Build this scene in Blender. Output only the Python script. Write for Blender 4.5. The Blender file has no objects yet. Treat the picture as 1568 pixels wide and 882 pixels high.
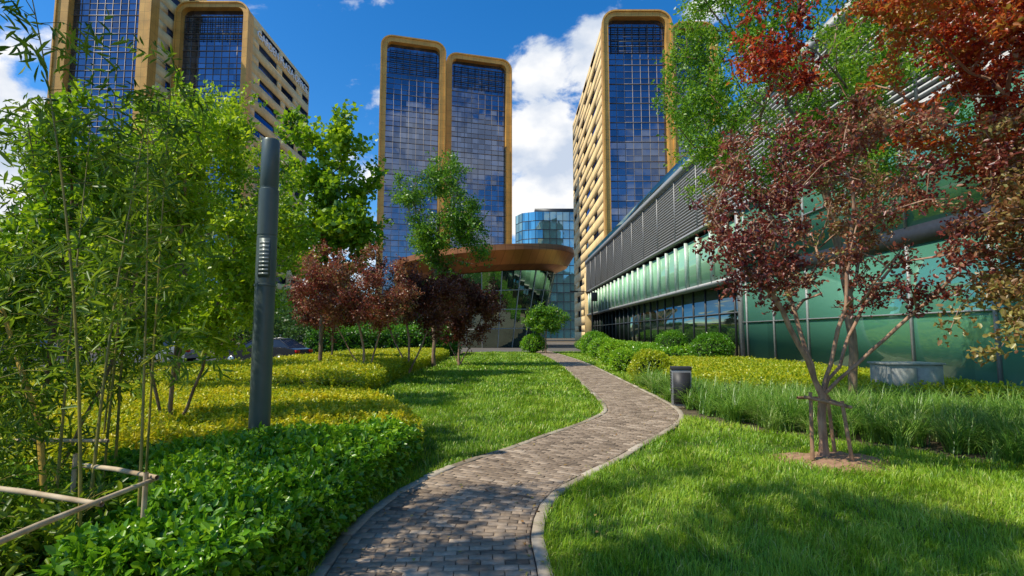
import bpy, math, numpy as np
from mathutils import Vector
R=np.random.RandomState
rng=R(7)
scene=bpy.context.scene
COL=scene.collection

# ------------------------------------------------------------------ helpers
def link(o,parent=None):
    COL.objects.link(o)
    if parent: o.parent=parent
    return o
def empty(name,loc=(0,0,0),rz=0):
    e=bpy.data.objects.new(name,None); e.location=loc; e.rotation_euler=(0,0,rz); e.empty_display_size=.5
    return link(e)
def mesh_np(name,V,F,mat,parent=None,attr=None,smooth=False):
    V=np.asarray(V,dtype=np.float32); F=np.asarray(F,dtype=np.int32)
    me=bpy.data.meshes.new(name)
    me.vertices.add(len(V)); me.vertices.foreach_set('co',V.ravel())
    k=F.shape[1]
    me.loops.add(F.size); me.loops.foreach_set('vertex_index',F.ravel())
    me.polygons.add(len(F))
    me.polygons.foreach_set('loop_start',np.arange(0,F.size,k,dtype=np.int32))
    me.polygons.foreach_set('loop_total',np.full(len(F),k,dtype=np.int32))
    if smooth: me.polygons.foreach_set('use_smooth',np.ones(len(F),dtype=bool))
    if attr is not None:
        a=me.attributes.new('rnd','FLOAT','POINT'); a.data.foreach_set('value',np.asarray(attr,dtype=np.float32))
    me.update(calc_edges=True)
    me.materials.append(mat)
    return link(bpy.data.objects.new(name,me),parent)
def mesh_py(name,V,F,mat,parent=None,smooth=False):
    me=bpy.data.meshes.new(name); me.from_pydata([tuple(v) for v in V],[],F); me.materials.append(mat)
    if smooth:
        for p in me.polygons: p.use_smooth=True
    me.update()
    return link(bpy.data.objects.new(name,me),parent)
BF=np.array([[0,3,2,1],[4,5,6,7],[0,1,5,4],[1,2,6,5],[2,3,7,6],[3,0,4,7]])
def boxes(name,L,mat,parent=None,bevel=0):
    V=[];F=[]
    for i,(x0,x1,y0,y1,z0,z1) in enumerate(L):
        V+=[(x0,y0,z0),(x1,y0,z0),(x1,y1,z0),(x0,y1,z0),(x0,y0,z1),(x1,y0,z1),(x1,y1,z1),(x0,y1,z1)]
        F.append(BF+8*i)
    o=mesh_np(name,np.array(V),np.concatenate(F),mat,parent)
    if bevel:
        m=o.modifiers.new('b','BEVEL'); m.width=bevel; m.segments=2
    return o
def tube(P,r,n=8):
    P=np.array(P,float); m=len(P); r=np.broadcast_to(np.array(r,float),(m,))
    V=[]
    for i in range(m):
        d=P[min(i+1,m-1)]-P[max(i-1,0)]; d/=np.linalg.norm(d)+1e-9
        ref=np.array([1.,0,0]) if abs(d[0])<.8 else np.array([0,1.,0])
        a=np.cross(d,ref); a/=np.linalg.norm(a); b=np.cross(d,a)
        t=np.linspace(0,2*np.pi,n,endpoint=False)
        V.append(P[i]+r[i]*(np.cos(t)[:,None]*a+np.sin(t)[:,None]*b))
    V=np.concatenate(V)
    F=[]
    for i in range(m-1):
        for j in range(n):
            F.append([i*n+j,i*n+(j+1)%n,(i+1)*n+(j+1)%n,(i+1)*n+j])
    return V,np.array(F)
def tubes(name,L,mat,parent=None,n=8,smooth=True):
    VV=[];FF=[];o=0
    for P,r in L:
        V,F=tube(P,r,n); VV.append(V);FF.append(F+o);o+=len(V)
    return mesh_np(name,np.concatenate(VV),np.concatenate(FF),mat,parent,smooth=smooth)
def inpoly(P,poly):
    poly=np.array(poly); x=P[:,0];y=P[:,1]; c=np.zeros(len(P),bool); n=len(poly)
    for i in range(n):
        a=poly[i];b=poly[(i+1)%n]
        if a[1]==b[1]: continue
        m=((a[1]>y)!=(b[1]>y))&(x<(b[0]-a[0])*(y-a[1])/(b[1]-a[1])+a[0]); c^=m
    return c
def edgedist(P,poly):
    poly=np.array(poly,float); D=np.full(len(P),1e9)
    for i in range(len(poly)):
        a=poly[i];b=poly[(i+1)%len(poly)];ab=b-a
        t=np.clip(((P-a)@ab)/(ab@ab),0,1)
        D=np.minimum(D,np.linalg.norm(P-(a+t[:,None]*ab),axis=1))
    return D
def snoise(P,s,seed=0):
    r=R(seed+100); v=np.zeros(len(P))
    for k in range(6):
        w=r.normal(size=P.shape[1])*s*(1+.5*k); v+=np.sin(P@w+r.rand()*6.28)/(1+.35*k)
    return v/2.6

# ------------------------------------------------------------------ materials
def newmat(name):
    m=bpy.data.materials.new(name); m.use_nodes=True; nt=m.node_tree; nt.nodes.clear()
    out=nt.nodes.new('ShaderNodeOutputMaterial')
    return m,nt,out
def pr(nt,**k):
    p=nt.nodes.new('ShaderNodeBsdfPrincipled')
    for a,b in k.items():
        p.inputs[a.replace('_',' ')].default_value=b
    return p
def ramp(nt,stops,interp='LINEAR'):
    r=nt.nodes.new('ShaderNodeValToRGB'); e=r.color_ramp.elements; r.color_ramp.interpolation=interp
    while len(e)<len(stops): e.new(.5)
    for i,(p,c) in enumerate(stops):
        e[i].position=p; e[i].color=tuple(c)+(1,) if len(c)==3 else c
    return r
def leafmat(name,cols,trans=.38,rough=.5,gloss=.04):
    m,nt,out=newmat(name); N=nt.nodes; L=nt.links
    at=N.new('ShaderNodeAttribute'); at.attribute_name='rnd'
    stops=[(i/(len(cols)-1),c) for i,c in enumerate(cols)]
    r=ramp(nt,stops); L.new(at.outputs['Fac'],r.inputs[0])
    p=N.new('ShaderNodeBsdfDiffuse'); L.new(r.outputs[0],p.inputs[0])
    hs=N.new('ShaderNodeHueSaturation'); hs.inputs['Value'].default_value=1.5; hs.inputs['Hue'].default_value=.49
    L.new(r.outputs[0],hs.inputs['Color'])
    t=N.new('ShaderNodeBsdfTranslucent'); L.new(hs.outputs[0],t.inputs[0])
    mx=N.new('ShaderNodeMixShader'); mx.inputs[0].default_value=trans
    L.new(p.outputs[0],mx.inputs[1]); L.new(t.outputs[0],mx.inputs[2])
    if gloss:
        g=N.new('ShaderNodeBsdfGlossy'); g.inputs['Roughness'].default_value=rough*.8
        m2=N.new('ShaderNodeMixShader'); m2.inputs[0].default_value=gloss; L.new(mx.outputs[0],m2.inputs[1]); L.new(g.outputs[0],m2.inputs[2]); mx=m2
    L.new(mx.outputs[0],out.inputs[0])
    return m
def noisemat(name,c1,c2,scale=3,rough=.8,metal=0,bump=0,detail=6,spec=.4,vscale=None,c3=None):
    m,nt,out=newmat(name); N=nt.nodes; L=nt.links
    tc=N.new('ShaderNodeTexCoord'); mp=N.new('ShaderNodeMapping'); L.new(tc.outputs['Object'],mp.inputs[0])
    if vscale: mp.inputs['Scale'].default_value=vscale
    n=N.new('ShaderNodeTexNoise'); n.inputs['Scale'].default_value=scale; n.inputs['Detail'].default_value=detail
    L.new(mp.outputs[0],n.inputs[0])
    st=[(.3,c1),(.7,c2)] if c3 is None else [(.3,c1),(.5,c3),(.7,c2)]
    r=ramp(nt,st); L.new(n.outputs[0],r.inputs[0])
    p=pr(nt,Roughness=rough,Metallic=metal); p.inputs['Specular IOR Level'].default_value=spec
    L.new(r.outputs[0],p.inputs['Base Color'])
    if bump:
        b=N.new('ShaderNodeBump'); b.inputs['Strength'].default_value=bump; b.inputs['Distance'].default_value=.02
        L.new(n.outputs[0],b.inputs['Height']); L.new(b.outputs[0],p.inputs['Normal'])
    L.new(p.outputs[0],out.inputs[0]); return m
def attrmat(name,cols,rough=.8,bump=.3,nscale=40,spec=.3):
    m,nt,out=newmat(name); N=nt.nodes; L=nt.links
    at=N.new('ShaderNodeAttribute'); at.attribute_name='rnd'
    tc=N.new('ShaderNodeTexCoord'); n=N.new('ShaderNodeTexNoise'); n.inputs['Scale'].default_value=nscale; n.inputs['Detail'].default_value=6
    L.new(tc.outputs['Object'],n.inputs[0])
    nb=N.new('ShaderNodeTexNoise'); nb.inputs['Scale'].default_value=1.3; nb.inputs['Detail'].default_value=5; L.new(tc.outputs['Object'],nb.inputs[0])
    sm=N.new('ShaderNodeMath'); L.new(n.outputs[0],sm.inputs[0]); L.new(nb.outputs[0],sm.inputs[1])
    ad=N.new('ShaderNodeMath'); ad.operation='MULTIPLY_ADD'; ad.inputs[1].default_value=.9; L.new(sm.outputs[0],ad.inputs[0])
    s=N.new('ShaderNodeMath'); s.operation='SUBTRACT'; s.inputs[1].default_value=.9; L.new(at.outputs['Fac'],s.inputs[0]); L.new(s.outputs[0],ad.inputs[2])
    r=ramp(nt,[(i/(len(cols)-1),c) for i,c in enumerate(cols)]); L.new(ad.outputs[0],r.inputs[0])
    p=pr(nt,Roughness=rough); p.inputs['Specular IOR Level'].default_value=spec; L.new(r.outputs[0],p.inputs['Base Color'])
    b=N.new('ShaderNodeBump'); b.inputs['Strength'].default_value=bump; b.inputs['Distance'].default_value=.01
    L.new(n.outputs[0],b.inputs['Height']); L.new(b.outputs[0],p.inputs['Normal']); L.new(p.outputs[0],out.inputs[0]); return m
def glassmat(name,tint,dark,px,pz,refl=.6,tilt=.02,rough=.03,axes=(0,2),vary=.5):
    m,nt,out=newmat(name); N=nt.nodes; L=nt.links
    tc=N.new('ShaderNodeTexCoord'); mp=N.new('ShaderNodeMapping')
    sc=[.0001,.0001,.0001]; sc[axes[0]]=1/px; sc[axes[1]]=1/pz; mp.inputs['Scale'].default_value=sc
    L.new(tc.outputs['Object'],mp.inputs[0])
    fl=N.new('ShaderNodeVectorMath'); fl.operation='FLOOR'; L.new(mp.outputs[0],fl.inputs[0])
    wn=N.new('ShaderNodeTexWhiteNoise'); wn.noise_dimensions='3D'; L.new(fl.outputs[0],wn.inputs[0])
    sub=N.new('ShaderNodeVectorMath'); sub.operation='SUBTRACT'; sub.inputs[1].default_value=(.5,.5,.5); L.new(wn.outputs['Color'],sub.inputs[0])
    sl=N.new('ShaderNodeVectorMath'); sl.operation='SCALE'; sl.inputs['Scale'].default_value=tilt; L.new(sub.outputs[0],sl.inputs[0])
    nz=N.new('ShaderNodeTexNoise'); nz.inputs['Scale'].default_value=.25; L.new(tc.outputs['Object'],nz.inputs[0])
    s2=N.new('ShaderNodeVectorMath'); s2.operation='SUBTRACT'; s2.inputs[1].default_value=(.5,.5,.5); L.new(nz.outputs['Color'],s2.inputs[0])
    s3=N.new('ShaderNodeVectorMath'); s3.operation='SCALE'; s3.inputs['Scale'].default_value=tilt*2; L.new(s2.outputs[0],s3.inputs[0])
    ge=N.new('ShaderNodeNewGeometry')
    a1=N.new('ShaderNodeVectorMath'); L.new(ge.outputs['Normal'],a1.inputs[0]); L.new(sl.outputs[0],a1.inputs[1])
    a2=N.new('ShaderNodeVectorMath'); L.new(a1.outputs[0],a2.inputs[0]); L.new(s3.outputs[0],a2.inputs[1])
    nn=N.new('ShaderNodeVectorMath'); nn.operation='NORMALIZE'; L.new(a2.outputs[0],nn.inputs[0])
    tr=ramp(nt,[(0,tuple(c*.72 for c in tint)),(1,tuple(min(1,c*1.12) for c in tint))]); L.new(wn.outputs['Value'],tr.inputs[0])
    g=N.new('ShaderNodeBsdfGlossy'); L.new(tr.outputs[0],g.inputs['Color']); g.inputs['Roughness'].default_value=rough; L.new(nn.outputs[0],g.inputs['Normal'])
    r=ramp(nt,[(0,dark),(.6,tuple(c*1.3 for c in dark)),(1,tuple(min(1,c*(1.3+vary*2)) for c in dark))]); L.new(wn.outputs['Value'],r.inputs[0])
    d=N.new('ShaderNodeBsdfDiffuse'); L.new(r.outputs[0],d.inputs[0])
    lw=N.new('ShaderNodeLayerWeight'); lw.inputs[0].default_value=.35
    mr=N.new('ShaderNodeMapRange'); mr.inputs['To Min'].default_value=refl*.75; mr.inputs['To Max'].default_value=min(1,refl*1.4); L.new(lw.outputs['Fresnel'],mr.inputs[0])
    mx=N.new('ShaderNodeMixShader'); L.new(mr.outputs[0],mx.inputs[0]); L.new(d.outputs[0],mx.inputs[1]); L.new(g.outputs[0],mx.inputs[2])
    L.new(mx.outputs[0],out.inputs[0]); return m
def panelmat(name,c1,c2,w,h,rough=.5,metal=0,mortar=.03,axes='YZ',spec=.4):
    m,nt,out=newmat(name); N=nt.nodes; L=nt.links
    tc=N.new('ShaderNodeTexCoord'); sp=N.new('ShaderNodeSeparateXYZ'); cb=N.new('ShaderNodeCombineXYZ'); L.new(tc.outputs['Object'],sp.inputs[0])
    ad=N.new('ShaderNodeMath'); L.new(sp.outputs[0],ad.inputs[0]); L.new(sp.outputs[1],ad.inputs[1])
    L.new(ad.outputs[0],cb.inputs[0]); L.new(sp.outputs[2],cb.inputs[1])
    b=N.new('ShaderNodeTexBrick'); L.new(cb.outputs[0],b.inputs[0])
    b.inputs['Scale'].default_value=1; b.inputs['Brick Width'].default_value=w; b.inputs['Row Height'].default_value=h; b.inputs['Mortar Size'].default_value=mortar
    b.inputs['Color1'].default_value=c1+(1,); b.inputs['Color2'].default_value=c2+(1,); b.inputs['Mortar'].default_value=tuple(x*.45 for x in c1)+(1,)
    b.offset=0 if w<2 else .5
    n=N.new('ShaderNodeTexNoise'); n.inputs['Scale'].default_value=.4; n.inputs['Detail'].default_value=8; L.new(tc.outputs['Object'],n.inputs[0])
    r=ramp(nt,[(.3,(.78,.78,.78)),(.7,(1.1,1.1,1.1))]); L.new(n.outputs[0],r.inputs[0])
    mx=N.new('ShaderNodeMix'); mx.data_type='RGBA'; mx.blend_type='MULTIPLY'; mx.inputs[0].default_value=1
    L.new(b.outputs['Color'],mx.inputs[6]); L.new(r.outputs[0],mx.inputs[7])
    p=pr(nt,Roughness=rough,Metallic=metal); p.inputs['Specular IOR Level'].default_value=spec; L.new(mx.outputs[2],p.inputs['Base Color']); L.new(p.outputs[0],out.inputs[0]); return m
def plain(name,c,rough=.6,metal=0,spec=.4,sc=8,v=.15):
    return noisemat(name,tuple(x*(1-v) for x in c),tuple(x*(1+v) for x in c),scale=sc,rough=rough,metal=metal,spec=spec)

M_gold=panelmat('gold_cladding',(.74,.40,.085),(.66,.35,.07),1.3,1.8,rough=.5,metal=.1,mortar=.025)
M_stone=panelmat('cream_stone',(.86,.62,.29),(.80,.57,.26),1.6,.7,rough=.7,mortar=.008)
M_blue=glassmat('blue_curtain_glass',(.30,.36,.50),(.012,.018,.03),1.4,1.2,refl=.66,tilt=.016,vary=.9)
M_slot=glassmat('slot_window_glass',(.25,.38,.65),(.01,.02,.05),2,3.6,refl=.6,tilt=.03,axes=(1,2))
M_mull=plain('mullion_metal',(.25,.23,.21),.5,.3)
M_mulld=plain('dark_mullion',(.05,.055,.06),.45,.4)
M_green=glassmat('green_glass',(.6,.85,.74),(.08,.24,.16),2.9,2.3,refl=.38,tilt=.02,axes=(1,2),vary=.25)
M_greenp=glassmat('pale_green_glass',(.7,.9,.78),(.24,.44,.27),2.4,5,refl=.22,tilt=.02,axes=(1,2),vary=.2)
M_darkglass=glassmat('dark_glass',(.6,.72,.58),(.012,.022,.016),2.4,2.4,refl=.6,tilt=.03,axes=(1,2))
M_silver=plain('silver_louvre',(.34,.335,.32),.55,.3)
M_copper=panelmat('copper_cladding',(.50,.17,.05),(.42,.135,.04),1.4,6,rough=.33,metal=.7,mortar=.03)
M_far=glassmat('distant_blue_glass',(.45,.70,.82),(.02,.10,.14),2.5,3.5,refl=.6,tilt=.03)
M_bark=noisemat('bark',(.12,.08,.05),(.34,.23,.15),scale=12,rough=.9,bump=.6,vscale=(1,1,.25))
M_barkp=noisemat('purple_bark',(.20,.11,.07),(.50,.31,.20),scale=14,rough=.8,bump=.6,vscale=(1,1,.3))
M_culm=noisemat('bamboo_culm',(.10,.12,.03),(.38,.29,.06),scale=5,rough=.5)
M_cane=noisemat('dry_cane',(.34,.24,.13),(.60,.48,.31),scale=9,rough=.7,bump=.2)
M_lawnbase=noisemat('lawn_base',(.04,.08,.01),(.10,.14,.025),scale=6,rough=1,bump=.6,detail=10)
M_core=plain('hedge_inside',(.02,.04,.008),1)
M_ped=plain('lamp_grey_paint',(.09,.12,.115),.38,.2,sc=3,v=.15)

# ------------------------------------------------------------------ world, sun, camera
sundir=Vector((-.93,-.36,0)).normalized(); el=math.radians(53)
sd=Vector((sundir.x*math.cos(el),sundir.y*math.cos(el),math.sin(el)))
w=bpy.data.worlds.new('World'); scene.world=w; w.use_nodes=True
nt=w.node_tree; N=nt.nodes; L=nt.links; N.clear()
out=N.new('ShaderNodeOutputWorld'); bg=N.new('ShaderNodeBackground'); bg.inputs[1].default_value=.15
sky=N.new('ShaderNodeTexSky'); sky.sky_type='NISHITA'; sky.sun_disc=False; sky.sun_elevation=el
sky.sun_rotation=math.atan2(sd.x,sd.y); sky.altitude=100; sky.dust_density=.5; sky.ozone_density=2.5
hs=N.new('ShaderNodeHueSaturation'); hs.inputs['Saturation'].default_value=1.4; hs.inputs['Value'].default_value=1.1
L.new(sky.outputs[0],hs.inputs['Color'])
tn=N.new('ShaderNodeMix'); tn.data_type='RGBA'; tn.blend_type='MULTIPLY'; tn.inputs[0].default_value=1; tn.inputs[7].default_value=(.88,1.03,1.12,1); L.new(hs.outputs[0],tn.inputs[6])
tc=N.new('ShaderNodeTexCoord')
mp=N.new('ShaderNodeMapping'); mp.inputs['Scale'].default_value=(1,1,1.5); mp.inputs['Location'].default_value=(.3,.1,.45); L.new(tc.outputs['Generated'],mp.inputs[0])
n1=N.new('ShaderNodeTexNoise'); n1.inputs['Scale'].default_value=6.5; n1.inputs['Detail'].default_value=11; n1.inputs['Roughness'].default_value=.6; n1.inputs['Distortion'].default_value=.25
L.new(mp.outputs[0],n1.inputs[0])
def mask(c,cos_out,cos_in,amp):
    c=Vector(c).normalized()
    d=N.new('ShaderNodeVectorMath'); d.operation='DOT_PRODUCT'; d.inputs[1].default_value=c; L.new(tc.outputs['Generated'],d.inputs[0])
    m=N.new('ShaderNodeMapRange'); m.interpolation_type='SMOOTHSTEP'; m.inputs['From Min'].default_value=cos_out; m.inputs['From Max'].default_value=cos_in; m.inputs['To Max'].default_value=amp
    L.new(d.outputs['Value'],m.inputs[0]); return m.outputs[0]
def add(a,b):
    m=N.new('ShaderNodeMath'); L.new(a,m.inputs[0]); L.new(b,m.inputs[1]); return m.outputs[0]
cs=lambda d:math.cos(math.radians(d))
tot=n1.outputs[0]
for c,o,i,a in [((.15,1,.44),cs(10),cs(2),.25),((.06,1,.31),cs(8),cs(2),.27),((.08,1,.18),cs(8),cs(2),.20),((-.93,1,.34),cs(15),cs(4),.27),((.04,1,.53),cs(4),cs(.5),.16),((.30,1,.66),cs(9),cs(3),.17),
                ((.40,-.94,.20),cs(20),cs(6),.17),((.42,-.9,.38),cs(8),cs(2),.12),((-.30,1,.16),cs(13),cs(3),.12),((-.9,-.1,.3),cs(30),cs(8),.12)]:
    tot=add(tot,mask(c,o,i,a))
th=N.new('ShaderNodeMapRange'); th.interpolation_type='SMOOTHSTEP'; th.inputs['From Min'].default_value=.61; th.inputs['From Max'].default_value=.75
L.new(tot,th.inputs[0])
n2=N.new('ShaderNodeTexNoise'); n2.inputs['Scale'].default_value=9; n2.inputs['Detail'].default_value=6; L.new(mp.outputs[0],n2.inputs[0])
cr=ramp(nt,[(.36,(4.0,4.6,5.6)),(.58,(7.0,7.0,7.0))]); L.new(n2.outputs[0],cr.inputs[0])
mx=N.new('ShaderNodeMix'); mx.data_type='RGBA'; L.new(th.outputs[0],mx.inputs[0]); L.new(tn.outputs[2],mx.inputs[6]); L.new(cr.outputs[0],mx.inputs[7])
L.new(mx.outputs[2],bg.inputs[0]); L.new(bg.outputs[0],out.inputs[0])
sl=bpy.data.lights.new('sun','SUN'); sl.energy=5; sl.angle=math.radians(.5); sl.color=(1,.92,.76)
so=link(bpy.data.objects.new('sun',sl)); so.rotation_euler=sd.to_track_quat('Z','Y').to_euler()
cam=bpy.data.cameras.new('camera'); cam.lens=18.37; cam.sensor_width=36; cam.clip_end=5000; cam.clip_start=.05
co=link(bpy.data.objects.new('camera',cam)); co.location=(0,0,1.7); co.rotation_euler=(math.radians(95),0,0); scene.camera=co
scene.view_settings.view_transform='Standard'; scene.view_settings.look='None'; scene.view_settings.exposure=0

# ------------------------------------------------------------------ path geometry
ctrl=np.array([(-.2,-2),(-.35,0.3),(-.5,2),(-.56,3.84),(-.58,4.6),(-.42,5.55),(-.02,6.45),(.55,7.3),(1.35,8.6),(2.1,9.8),(2.68,11),(2.93,12.2),(3.05,14),(3.15,17),(3.3,22),(3.45,28),(3.4,36),(3.0,46),(2.4,56)])
def catmull(P,step=.02):
    o=[]
    P=np.vstack([2*P[0]-P[1],P,2*P[-1]-P[-2]])
    for i in range(1,len(P)-2):
        n=max(4,int(np.linalg.norm(P[i+1]-P[i])/step)); t=np.linspace(0,1,n,endpoint=False)[:,None]
        a,b,c,d=P[i-1],P[i],P[i+1],P[i+2]
        o.append(.5*((2*b)+(-a+c)*t+(2*a-5*b+4*c-d)*t**2+(-a+3*b-3*c+d)*t**3))
    return np.vstack(o+[P[-2:-1]])
C=catmull(ctrl); seg=np.r_[0,np.cumsum(np.linalg.norm(np.diff(C,axis=0),axis=1))]
TL=seg[-1]
def at(s):
    s=np.asarray(s,float); x=np.interp(s,seg,C[:,0]); y=np.interp(s,seg,C[:,1])
    x2=np.interp(s+.05,seg,C[:,0]);y2=np.interp(s+.05,seg,C[:,1]);x1=np.interp(s-.05,seg,C[:,0]);y1=np.interp(s-.05,seg,C[:,1])
    d=np.stack([x2-x1,y2-y1],-1); d/=np.linalg.norm(d,axis=-1,keepdims=True)
    return np.stack([x,y],-1),np.stack([d[...,1],-d[...,0]],-1),d
HW=.85
def offs(o,step=.4,s0=0,s1=None):
    s=np.arange(s0,s1 or TL,step); p,nn,_=at(s); return p+nn*o
s=np.arange(0,TL,.2); p,nn,_=at(s)
V=np.concatenate([np.c_[p-nn*(HW),np.full(len(s),.012)],np.c_[p+nn*(HW),np.full(len(s),.012)]]); n=len(s)
F=[[i,n+i,n+i+1,i+1] for i in range(n-1)]
path=empty('garden_path')
M_joint=plain('joint_sand',(.09,.07,.05),.95)
mesh_np('bedding',V,F,M_joint,path)
def prism_blocks(name,S0,S1,O0,O1,Z,mat,parent,r,gap=.003,rb=.3):
    k=len(S0); rnd=r.normal(.5,.2,k).clip(0,1)
    cs_=[]
    for (ss,oo) in ((S0+gap,O0+gap),(S0+gap,O1-gap),(S1-gap,O1-gap),(S1-gap,O0+gap)):
        p,nn,_=at(ss); cs_.append(p+nn*oo[:,None])
    B=np.stack(cs_,1)
    cen=B.mean(1,keepdims=True)
    Zt=Z[:,None]+r.normal(0,.0015,(k,4))
    top=np.concatenate([cen+(B-cen)*.955,Zt[...,None]],-1); mid=np.concatenate([B,Zt[...,None]-.004],-1); bot=np.concatenate([B,np.full((k,4,1),.0)],-1)
    V=np.concatenate([bot,mid,top],1).reshape(-1,3)
    F=[[8,9,10,11]]
    for a in (0,4):
        for j in range(4): F.append([a+j,a+(j+1)%4,a+4+(j+1)%4,a+4+j])
    F=(np.array(F)[None]+12*np.arange(k)[:,None,None]).reshape(-1,4)
    F=F[:,::-1]
    return mesh_np(name,V,F,mat,parent,attr=np.repeat(rnd,12))
r=R(3)
rows=np.arange(0,TL-.2,.085); S0=[];O0=[];O1=[]
IN=HW-.115
for k,sv in enumerate(rows):
    off=(k%2)*.09+r.uniform(0,.015)
    e=np.arange(-IN-off,IN,.18)
    for a in e:
        a0=max(a,-IN);a1=min(a+.18,IN)
        if a1-a0<.03: continue
        S0.append(sv);O0.append(a0);O1.append(a1)
S0=np.array(S0);O0=np.array(O0);O1=np.array(O1)
M_brick=attrmat('paver_brick',[(.12,.088,.06),(.23,.17,.115),(.33,.25,.175),(.46,.365,.265)],rough=.75,nscale=25,spec=.35)
prism_blocks('pavers',S0,S0+.085,O0,O1,.03+r.normal(0,.0018,len(S0)),M_brick,path,r)
M_kerb=attrmat('kerb_stone',[(.20,.16,.11),(.36,.30,.215),(.50,.43,.33)],rough=.85,nscale=18)
ks=np.arange(0,TL-.6,.5)
S=np.r_[ks,ks]; a=np.r_[np.full(len(ks),-HW),np.full(len(ks),HW-.11)]
prism_blocks('kerb_stones',S,S+.5,a,a+.11,.036+r.normal(0,.004,len(S)),M_kerb,path,r,gap=.004)

# ------------------------------------------------------------------ ground
def sheet(name,poly,z,mat,parent=None):
    return mesh_py(name,[(x,y,z) for x,y in poly],[list(range(len(poly)))],mat,parent)
M_ground=noisemat('ground_earth',(.07,.06,.035),(.16,.12,.07),scale=4,rough=1,bump=.5,detail=10)
sheet('ground',[(-2000,-2000),(2000,-2000),(2000,3000),(-2000,3000)],0-.02,M_ground)
M_asph=noisemat('asphalt',(.04,.04,.042),(.07,.068,.066),scale=30,rough=.9,bump=.2)
sheet('parking_lot',[(-60,22),(-10.5,22),(-10.5,44),(-60,44)],-.012,M_asph)
M_plaza=panelmat('plaza_paving',(.30,.27,.23),(.25,.22,.19),.6,.6,rough=.8,mortar=.01)
sheet('plaza_paving',[(-30,50),(12,50),(12,105),(-30,105)],-.008,M_plaza)
sheet('crossing_paving',[(-1.2,42),(1.0,42),(.6,47),(-1.6,47)],.004,M_plaza)
Lp=offs(-HW+.02,.4,2.0); Rp=offs(HW-.02,.4,2.0)
Lp=Lp[Lp[:,1]<49]; 
left_lawn=[tuple(q) for q in Lp]+[(-1.5,49),(-4.2,46),(-4.45,36),(-4.3,20),(-4.05,14),(-6.3,13.9),(-6.3,12.9),(-3.2,11.7),(-2.0,9.5),(-1.55,8),(-1.45,6.9),(-1.45,5.8),(-1.5,4.6),(-1.5,0)]
RpA=Rp[Rp[:,1]<11.3]
right_lawn=[tuple(q) for q in RpA[::-1]]+[(9.5,-.5),(9.5,4.6),(7.9,5.5),(6.6,6.5),(5.9,7.6),(5.0,8.6),(4.3,9.3),(3.9,10.4)]
sheet('lawn_soil',left_lawn,-.004,M_lawnbase); sheet('lawn_soil',right_lawn,-.004,M_lawnbase)
RpB=Rp[(Rp[:,1]>12)&(Rp[:,1]<49)]
far_lawn=[tuple(q) for q in RpB]+[(7,49),(7.5,30),(5.6,26),(4.8,20)]
sheet('lawn_soil',far_lawn,-.004,M_lawnbase)

# ------------------------------------------------------------------ grass
def blades(P,h,wd,lean,r,seg=2):
    n=len(P); th=snoise(P[:,:2],2.2,77)*3.5+r.normal(0,1.3,n); ld=np.stack([np.cos(th),np.sin(th)],1)
    ph=th+np.pi/2+r.normal(0,.5,n); wdir=np.stack([np.cos(ph),np.sin(ph)],1)
    h=h[:,None];wv=wdir*wd[:,None]; le=lean[:,None]
    z0=P[:,2:3]
    b=P[:,:2]
    p0=np.c_[b-wv,z0];p1=np.c_[b+wv,z0]
    m=b+ld*le*h*.35
    p2=np.c_[m+wv*.8,z0+h*.55];p3=np.c_[m-wv*.8,z0+h*.55]
    q=b+ld*le*h
    zt=z0+h*(1-.35*le)
    p4=np.c_[q+wv*.12,zt];p5=np.c_[q-wv*.12,zt]
    V=np.stack([p0,p1,p2,p3,p4,p5],1).reshape(-1,3)
    F=(np.array([[0,1,2,3],[3,2,4,5]])[None]+6*np.arange(n)[:,None,None]).reshape(-1,4)
    return V,F
M_grass=leafmat('grass_blades',[(.04,.12,.008),(.13,.28,.012),(.25,.42,.02),(.42,.52,.05),(.58,.54,.20)],trans=.28,gloss=.03)
def lawn(name,polys,bands,r):
    VV=[];FF=[];AA=[];o=0
    for poly in polys:
        a=np.array(poly)
        for (y0,y1,dens,h,wd) in bands:
            x0,x1=a[:,0].min(),a[:,0].max(); yy0=max(y0,a[:,1].min());yy1=min(y1,a[:,1].max())
            if yy1<=yy0: continue
            k=int((x1-x0)*(yy1-yy0)*dens); P=np.c_[r.uniform(x0,x1,k),r.uniform(yy0,yy1,k)]
            P=P[inpoly(P,poly)]
            P=P[np.abs(P[:,0])<P[:,1]*1.1+.5]
            k=len(P)
            if k==0: continue
            nz=snoise(P,1.3,5); n4=snoise(P,6,15); n5=snoise(P,.5,25)
            hh=h*(1+.35*nz+.35*n4+r.normal(0,.28,k)).clip(.3,2.1)
            V,F=blades(np.c_[P,np.zeros(k)],hh,np.full(k,wd)*r.uniform(.6,1.3,k),r.uniform(.1,1.1,k),r)
            av=.43+.12*nz+.12*n4+.14*n5+r.normal(0,.13,k); av=np.where(r.rand(k)<.05,r.uniform(.8,1,k),np.clip(av,0,.85))
            VV.append(V);FF.append(F+o);o+=len(V);AA.append(np.repeat(av,6))
    return mesh_np(name,np.concatenate(VV),np.concatenate(FF),M_grass,None,attr=np.concatenate(AA))
lawn('lawn_grass',[left_lawn,right_lawn,far_lawn],[(2.8,4.6,4600,.08,.0028),(4.6,6.5,3000,.08,.0034),(6.5,9,1800,.08,.0046),(9,14,850,.08,.007),(14,24,320,.09,.014),(24,50,95,.1,.03)],R(11))

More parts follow.
